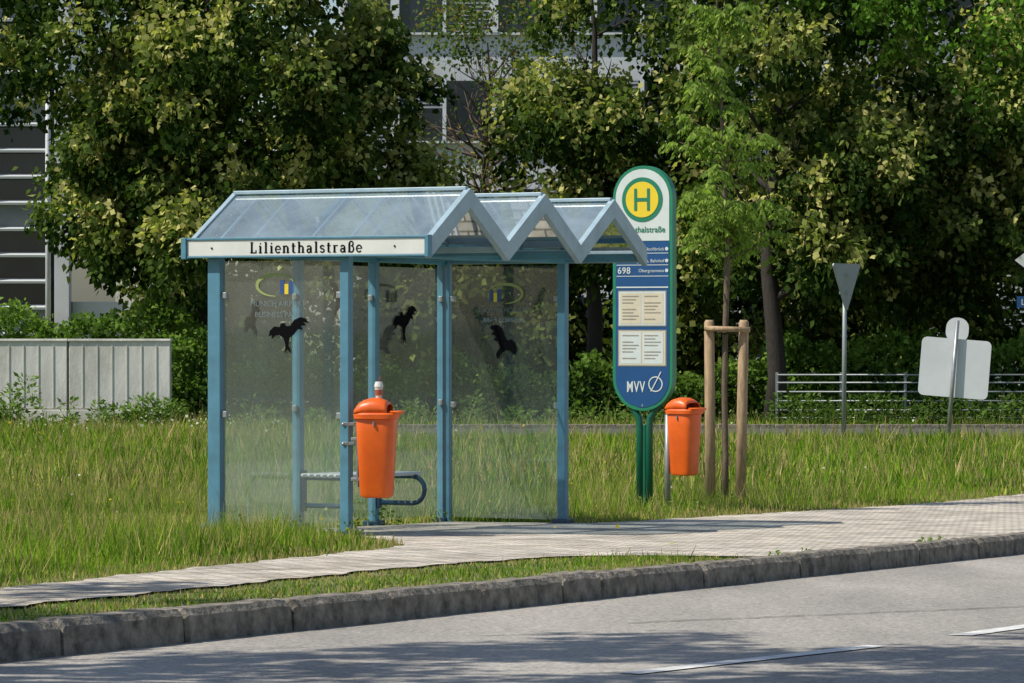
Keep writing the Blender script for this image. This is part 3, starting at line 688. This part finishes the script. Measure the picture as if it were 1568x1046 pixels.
for k in range(6):
    za,zb2=gz(0.2,1.29)+0.462,gz(0.2,2.58)+0.462
    tubes('bench_slat_%d'%k,S,[([(0.09+0.062*k,1.2,za),(0.09+0.062*k,2.68,zb2)],0.017)],M_facg,6)

# ---------------------------------------------------------------- litter bins
def ring(a,b,z,n=28,p=0.55,xo=0):
    out=[]
    for k in range(n):
        t=2*math.pi*k/n; c,s=math.cos(t),math.sin(t)
        out.append((xo+a*math.copysign(abs(c)**p,c),b*math.copysign(abs(s)**p,s),z))
    return out
def loft(name,parent,rings,mat,cap=True):
    n=len(rings[0]); V=[v for r in rings for v in r]; Fc=[]
    for i in range(len(rings)-1):
        for k in range(n):
            Fc.append((i*n+k,i*n+(k+1)%n,(i+1)*n+(k+1)%n,(i+1)*n+k))
    if cap: Fc.append(tuple(range(n))[::-1]); Fc.append(tuple((len(rings)-1)*n+k for k in range(n)))
    o=meshobj(name,parent,V,Fc,mat,smooth=True)
    md=o.modifiers.new('es','EDGE_SPLIT'); md.split_angle=math.radians(40)
    return o
def bin_(loc,rz):
    e=empty('litter_bin',loc,rz)
    loft('body',e,[ring(.095,.08,0),ring(.118,.10,0.008),ring(.126,.108,0.03),ring(.150,.130,0.50),ring(.154,.134,0.60),ring(.150,.130,0.615)],M_orange)
    loft('lid_rim',e,[ring(.155,.135,0.605),ring(.172,.150,0.612),ring(.174,.152,0.645),ring(.163,.142,0.657)],M_orange)
    loft('opening_disc',e,[ring(.15,.125,0.650),ring(.148,.123,0.662)],M_red)  # dark red inner disc closing the lid under the hood
    st=[(-.165,.0,.10),(-.158,.035,.118),(-.135,.072,.130),(-.095,.100,.137),(-.03,.118,.139),(.03,.116,.139),(.075,.098,.137),(.105,.070,.135)]
    V=[];Fc=[];m_=16
    for (x,h,b_) in st:
        for k in range(m_+1):
            q=math.pi*k/m_; V.append((x,b_*math.copysign(abs(math.cos(q))**0.7,math.cos(q)),0.655+h*abs(math.sin(q))**0.6))
    for i in range(len(st)-1):
        for k in range(m_):
            a=i*(m_+1)+k; Fc.append((a,a+1,a+m_+2,a+m_+1))
    o=meshobj('hood',e,V,Fc,M_orange,smooth=True); sm=o.modifiers.new('s','SOLIDIFY'); sm.thickness=0.007
    o=box('hood_back',e,(0.006,0.22,0.085),(0.02,0,0.70),M_red,bevel=0)
    loft('lip',e,[ring(.05,.11,0.645,xo=.15),ring(.055,.12,0.665,xo=.152),ring(.05,.11,0.672,xo=.15)],M_orange)
    for z in (0.14,0.45): box('bracket',e,(0.07,0.05,0.03),(-0.165,0,z),M_steel)
    box('back_strap',e,(0.012,0.05,0.44),(-0.15,0.0,0.3),M_steel)
    box('lock',e,(0.012,0.022,0.03),(0.0,-0.138,0.575),M_steel)
    return e
d=26.75; zb=pz(762,d); bx=px(577,d)
bin_((bx,d,zb),-0.15)
t=empty('bin_mounting_clamp',(px(531,d),d+0.08,0))
for z in (pz(650,d),pz(680,d)): box('clamp',t,(0.10,0.095,0.03),(0.012,0.04,z),M_steel); tubes('bolt',t,[([(-0.03,-0.03,z),(-0.03,-0.06,z)],0.012)],M_steel,8)
zc=zb+0.655+0.118
e=empty('drink_cup',(px(580,d),d,zc-0.002),0)
loft('cup',e,[ring(.024,.024,0,16,1),ring(.033,.033,0.085,16,1)],M_cup); loft('cup_band',e,[ring(.0285,.0285,0.02,16,1),ring(.0325,.0325,0.062,16,1)],M_cupb)
loft('cup_lid',e,[ring(.036,.036,0.085,16,1),ring(.034,.034,0.10,16,1),ring(.026,.026,0.125,16,1)],M_white); tubes('straw',e,[([(0,0,0.1),(0.012,0,0.165)],0.004)],M_red,6)
d2=34.3; zb2=pz(728,d2)
bin_((px(1048,d2),d2,zb2),-0.62)
e=empty('bin_post',(px(1023,d2),d2+0.09,0)); tubes('post',e,[([(0,0,zg(d2)-0.05),(0,0,zb2+0.6)],0.03)],M_steel,10)

# ---------------------------------------------------------------- bus stop sign
d=34.5; gzz=zg(d); BS=empty('bus_stop_sign',(px(987,d),d,gzz),-ANG)
Z=lambda y:(785-y)/(F/d)
hw=0.325
def capsule(w_,z0,z1,n=20,rb=None):
    pts=[]; 
    for k in range(n+1):
        q=math.pi*k/n; pts.append((w_*math.cos(q),z1-w_+w_*math.sin(q)))
    rb=w_ if rb is None else rb
    for k in range(n+1):
        q=math.pi+math.pi*k/n; pts.append((w_*math.cos(q),z0+rb+rb*math.sin(q)))
    return pts
polyxz('sign_case',BS,capsule(hw,Z(629),Z(254)),-0.05,M_ltgreen,0.10)
def clipcap(w_,z0,z1,lo,hi,n=24,rb=None):
    zs=np.linspace(lo,hi,50); L_=[];R_=[]
    rb=w_ if rb is None else rb
    for z in zs:
        if z>z1-w_: x=math.sqrt(max(0,w_*w_-(z-(z1-w_))**2))
        elif z<z0+rb: x=w_*math.sqrt(max(0,1-((z0+rb-z)/rb)**2))
        else: x=w_
        L_.append((-x,z));R_.append((x,z))
    return L_+R_[::-1]
iw=0.292
polyxz('sign_head_white',BS,clipcap(iw,Z(624),Z(259),Z(369),Z(259)-0.002),-0.054,M_swhite)
polyxz('sign_body_blue',BS,clipcap(iw,Z(624),Z(259),Z(624)+0.002,Z(370)),-0.054,M_sblue)
def disc(name,r,z,y,mat,x=0): return polyxz(name,BS,[(x+r*math.cos(2*math.pi*k/40),z+r*math.sin(2*math.pi*k/40)) for k in range(40)],y,mat)
zc=Z(306); disc('h_ring',0.222,zc,-0.058,M_ltgreen); disc('h_disc',0.178,zc,-0.062,M_yellow)
for nm,a,b_,c,dd in (('h_left',-0.085,-0.055,-0.11,0.11),('h_right',0.055,0.085,-0.11,0.11),('h_bar',-0.0549,0.0549,-0.017,0.017)):
    polyxz(nm,BS,[(a,zc+c),(b_,zc+c),(b_,zc+dd),(a,zc+dd)],-0.066,M_ltgreen)
text('stop_name',BS,'Lilienthalstraße',(0,-0.058,Z(356)),0.082,M_ltgreen,bold=0.001,ext=0)
def rect(nm,x0,x1,ya,yb,y,mat): return polyxz(nm,BS,[(x0,Z(yb)),(x1,Z(yb)),(x1,Z(ya)),(x0,Z(ya))],y,mat)
for k,yy in enumerate((388,406,423)): rect('line_%d'%k,-iw+.01,iw-.01,yy-0.5,yy+0.5,-0.057,M_swhite)
rows=[('690','Garching, Hochbrück'),('691','Hallbergmoos, Bahnhof'),('698','Obergrasmoos')]
for k,(a,b_) in enumerate(rows):
    yy=384+18*k
    text('line_no_%d'%k,BS,a,(-0.27,-0.058,Z(yy if k<2 else 419)),0.075 if k<2 else 0.09,M_swhite,align='LEFT',ext=0,bold=0.001,spacing=1.08)
    text('line_dest_%d'%k,BS,b_,(0.24,-0.058,Z(yy if k<2 else 417)),0.046,M_swhite,align='RIGHT',ext=0)
    disc('dest_icon_%d'%k,0.018,Z((yy if k<2 else 417)-2.5),-0.058,M_swhite,0.266)
rect('separator',-iw+.01,iw-.01,439,441,-0.057,M_swhite)
for k,(a,b_) in enumerate(((445,500),(505,561))):
    rect('frame_%d'%k,-0.265,0.265,a,b_,-0.057,M_steel)
    rect('timetable_%d'%k,-0.255,0.255,a+1.5,b_-1.5,-0.060,M_swhite if k==0 else M_paper)
    for c in range(2):
        x0=-0.235+0.24*c
        rect('sheet_%d_%d'%(k,c),x0,x0+0.225,a+4,b_-4,-0.062,M_paper if k==0 else M_swhite)
        for r_ in range(8):
            if (r_*3+c+k)%5==4: continue
            rect('print',x0+0.02,x0+0.20-0.03*((r_+c)%3),a+8+r_*5,a+9.6+r_*5,-0.064,M_paper2)
text('logo_mvv',BS,'MVV',(-0.07,-0.058,Z(600)),0.15,M_swhite,bold=0.003,ext=0,sx=0.62,spacing=1.16)
V=[];n=36
for k in range(n+1):
    q=2*math.pi*k/n
    for rr in (0.066,0.078): V.append((0.145+rr*math.cos(q),-0.058,Z(588)+rr*math.sin(q)))
meshobj('logo_circle',BS,V,[(2*i,2*i+1,2*i+3,2*i+2) for i in range(n)],M_swhite)
polyxz('logo_needle',BS,[(0.09,Z(588)-0.07),(0.10,Z(588)-0.075),(0.21,Z(588)+0.12),(0.20,Z(588)+0.125)],-0.060,M_swhite)
for s_ in (-1,1):
    tubes('leg',BS,[([(s_*0.19,0,Z(603)),(s_*0.165,0,Z(617)),(s_*0.11,0,Z(628)),(s_*0.062,0,Z(640)),(s_*0.052,0,Z(655)),(s_*0.052,0,-0.1)],0.036)],M_green,12)
box('leg_plate',BS,(0.03,0.03,Z(650)),(0,0,Z(650)/2),M_green)
text('case_number',BS,'2',(0,-0.058,Z(622)),0.03,M_swhite,ext=0)

# ---------------------------------------------------------------- young tree with stakes
d=36.3; YT=empty('young_ash_tree',(0,0,0)); x0=px(1110,d); zb=zg(d)
r=random.Random(3)
tp=[(x0+px(CX+o,d),d,pz(y_,d)) for (o,y_) in ((0,782),(1,700),(-1,600),(1,500),(4,400),(0,320),(-3,230),(-6,150),(-9,80),(-12,10),(-14,-60))]
paths=[(tp,[0.042,0.036,0.033,0.031,0.034,0.028,0.024,0.019,0.014,0.010,0.006])]
P=[];T=[]
for k in range(44):
    yy=r.uniform(-40,392) if k>8 else 400-k*8
    t_=(400-yy)/440; ii=np.interp(yy,[-60,10,80,150,230,320,400],[10,9,8,7,6,5,4]); j=int(ii); f=ii-j
    p=Vector(tp[j]).lerp(Vector(tp[min(j+1,10)]),f)
    az=r.choice([0,math.pi])+r.uniform(-0.95,0.95)+ (0 if r.random()<0.8 else 1.5)
    ln=(0.62-0.33*t_)*r.uniform(0.6,1.15)
    dv=Vector((math.cos(az),math.sin(az)*0.9,r.uniform(0.35,0.9))).normalized()
    pts=[p]; 
    for s in range(5):
        dv=(dv+Vector((0,0,-0.10+0.03*s))+Vector((r.uniform(-.12,.12),r.uniform(-.12,.12),r.uniform(-.1,.1)))).normalized()
        pts.append(pts[-1]+dv*ln/5)
        nl=3 if s<4 else 5
        for q in range(nl):
            bdir=Vector((r.uniform(-1,1),r.uniform(-1,1),r.uniform(-0.5,0.3))).normalized(); b0=pts[-1]; rl=r.uniform(0.12,0.22)
            for h in range(1,6):
                pos=b0+bdir*rl*h/5+Vector((0,0,-0.05*(h/5)**2*rl/0.15))
                for sgn in (-1,1):
                    sd=bdir.cross(Vector((0,0,1))).normalized()*sgn
                    P.append(pos[:]); T.append((sd*0.6+bdir*0.35+Vector((r.uniform(-.3,.3),r.uniform(-.3,.3),-0.75)))[:])
    paths.append((pts,[0.010,0.008,0.006,0.005,0.004,0.003]))
tubes('trunk',YT,paths,M_bark2,7)
P=np.array(P);T=unit(np.array(T)); n=len(P); s=rng.uniform(0.05,0.09,n)
C=np.array([[0.17,0.25,0.06]])*rng.uniform(0.6,1.45,(n,1)); yy=rng.random(n)<0.25; C[yy]=np.array([0.32,0.41,0.10])
leaves('crown',P,T,s,s*0.42,C,M_leaf2,YT)
tubes('trunk_tie',YT,[([(x0-0.17,d,pz(508,d)),(x0,d-0.03,pz(511,d)),(x0+0.17,d,pz(506,d))],0.012)],M_bark,6)
ST=empty('tree_stakes',(0,0,0))
for (a,b_,rr) in ((1088,1086,0.055),(1134,1139,0.055)):
    tubes('stake',ST,[([(px(a,d),d,zb-0.05),(px((a+b_)/2,d),d,pz(620,d)),(px(b_,d),d,pz(494,d)),(px(b_,d),d,pz(490,d))],[rr,rr,rr*0.96,rr*0.7])],M_wood,12)
tubes('cross_rail',ST,[([(px(1078,d),d-0.07,pz(503,d)),(px(1148,d),d-0.07,pz(505,d))],0.028)],M_wood,10)

# ---------------------------------------------------------------- traffic signs (backs)
d=59.0; YS=empty('yield_sign',(px(1292,d),d,zg(d)),0); q=F/d
tubes('pole',YS,[([(0,0,0),(0.02,0,(678-412)/q)],0.038)],M_signback,10)
tri2=[(-0.43,0.80),(0.43,0.80),(0.46,0.76),(0.03,0.01),(-0.03,0.01),(-0.46,0.76)]
polyxz('sign_plate',YS,tri2,-0.06,M_signback,0.02,loc=(0,0.0,(678-478)/q),rot=(0,0,0.95))
for z in (0.6,0.3): box('plate_clamp',YS,(0.16,0.06,0.05),(0,-0.03,(678-478)/q+z),M_steel)
d=58.0; q=F/d; E=empty('rectangular_sign',(px(1452,d),d,zg(d)),0.0)
tubes('pole',E,[([(-0.03,-0.13,-0.05),(0.14,-0.13,(680-492)/q)],0.035)],M_steel,10)
def rrect(w_,h,r_=0.06,n=5):
    pts=[]
    for cx_,cz,a0 in ((w_/2-r_,h/2-r_,0),(-w_/2+r_,h/2-r_,90),(-w_/2+r_,-h/2+r_,180),(w_/2-r_,-h/2+r_,270)):
        for k in range(n+1):
            a=math.radians(a0+90*k/n); pts.append((cx_+r_*math.cos(a),cz+r_*math.sin(a)))
    return pts
polyxz('plate',E,rrect(1.16,0.98,0.09),-0.07,M_facg,0.02,loc=(0.11,0,(680-565)/q),rot=(0,0.08,-0.15))
polyxz('round_plate',E,rrect(0.38,0.42,0.17,6),-0.03,M_facg,0.02,loc=(0.16,0.06,(680-507)/q),rot=(0,0.08,-0.15))
d=60; q=F/d; E=empty('direction_sign',(px(1580,d),d,zg(d)),0.0)
tubes('pole',E,[([(0,0,-0.05),(0,0,(676-380)/q)],0.04)],M_steel,10)
ar=[(-0.36,0.0),(-0.12,0.19),(0.9,0.19),(0.9,-0.19),(-0.12,-0.19)]
polyxz('arrow_rim',E,ar,-0.08,M_black,0.02,loc=(0,0,(676-402)/q)); polyxz('arrow_face',E,[(-0.31,0.0),(-0.10,0.16),(0.87,0.16),(0.87,-0.16),(-0.10,-0.16)],-0.085,M_white,loc=(0,0,(676-402)/q))
polyxz('street_plate',E,[(-0.27,-0.10),(1.0,-0.10),(1.0,0.10),(-0.27,0.10)],-0.08,M_sblue,0.02,loc=(0,0,(676-466)/q)); text('street_plate_text',E,'Lilienthalstraße',(-0.2,-0.084,(676-466)/q-0.05),0.15,M_white,align='LEFT',ext=0)

# ---------------------------------------------------------------- weeds along walls, kerb and post feet
def weeds(name,spots,seed,colr,leaf=0.06):
    r=np.random.default_rng(seed); P=[];T=[]
    for (x,y,rad,h,n) in spots:
        a=r.uniform(0,2*np.pi,n); q=rad*np.sqrt(r.random(n)); z=zg(y)+0.01+h*r.random(n)**1.3
        k=1-0.5*(z-zg(y))/max(h,1e-3)
        P.append(np.stack([x+np.cos(a)*q*k,y+np.sin(a)*q*k,z],1)); T.append(unit(np.stack([np.cos(a),np.sin(a),r.uniform(-0.3,1.2,n)],1)))
    P=np.concatenate(P);T=np.concatenate(T);n=len(P); s_=leaf*r.uniform(0.6,1.5,n)
    C=np.array([colr])*r.uniform(0.55,1.4,(n,1)); leaves(name,P,T,s_,s_*0.45,C,M_grass,None)
rr=random.Random(4); sp=[]
for (u,v_,rad,h,n) in [(0.0,1.29,0.10,0.10,40),(0.0,2.58,0.12,0.14,60),(0.05,2.75,0.12,0.17,70),(0.02,3.8,0.12,0.10,50),(0.5,3.95,0.1,0.09,40),(0.9,3.97,0.1,0.07,30),(1.18,0.02,0.14,0.12,60),(1.3,-0.3,0.2,0.07,60),(0.2,-0.08,0.2,0.2,90),(0.7,-0.08,0.2,0.14,70)]:
    x,y=l2w(u,v_); sp.append((x,y,rad,h,n))
for L_ in np.arange(-2.2,20,0.55):
    if rr.random()<0.6:
        x,y=l2w(5.72,L_+rr.uniform(-.2,.2)); sp.append((x,y,0.05,rr.uniform(0.02,0.05),16))
for L_ in np.arange(-16,22,0.7):
    if rr.random()<0.4:
        x,y=l2w(5.915,L_+rr.uniform(-.2,.2)); sp.append((x,y,0.025,-0.09,10))
sp=[q for q in sp if q[3]>0]
sp.append((px(1045,34.2),34.2,0.4,0.12,220)); sp.append((px(1110,36.2),36.2,0.35,0.12,160)); sp.append((px(985,34.4),34.4,0.25,0.14,120))
weeds('verge_weeds',sp,3,(0.17,0.25,0.06),0.035)
sp=[]
for k in range(26):
    xx=rr.uniform(-40,270); sp.append((px(xx,66.4),66.4+rr.uniform(-.3,.3),rr.uniform(0.15,0.4),rr.uniform(0.2,0.65),rr.randint(60,160)))
sp+= [(px(40,66.2),66.2,0.35,1.0,260),(px(18,66.2),66.2,0.3,0.8,200),(px(250,66.0),66.0,0.3,0.5,160)]
for k in range(20):
    xx=rr.uniform(280,1000); sp.append((px(xx,67.5),67.5+rr.uniform(-.6,.6),rr.uniform(0.2,0.5),rr.uniform(0.25,0.6),rr.randint(60,140)))
weeds('tall_weeds',sp,5,(0.15,0.24,0.06),0.10)
weeds('fence_undergrowth',[(px(xx,67.0+0.25*math.sin(xx)),67.0+0.25*math.sin(xx),0.45,0.35+0.3*abs(math.sin(xx*.7)),110) for xx in np.arange(1195,1620,14)],8,(0.10,0.17,0.04),0.10)
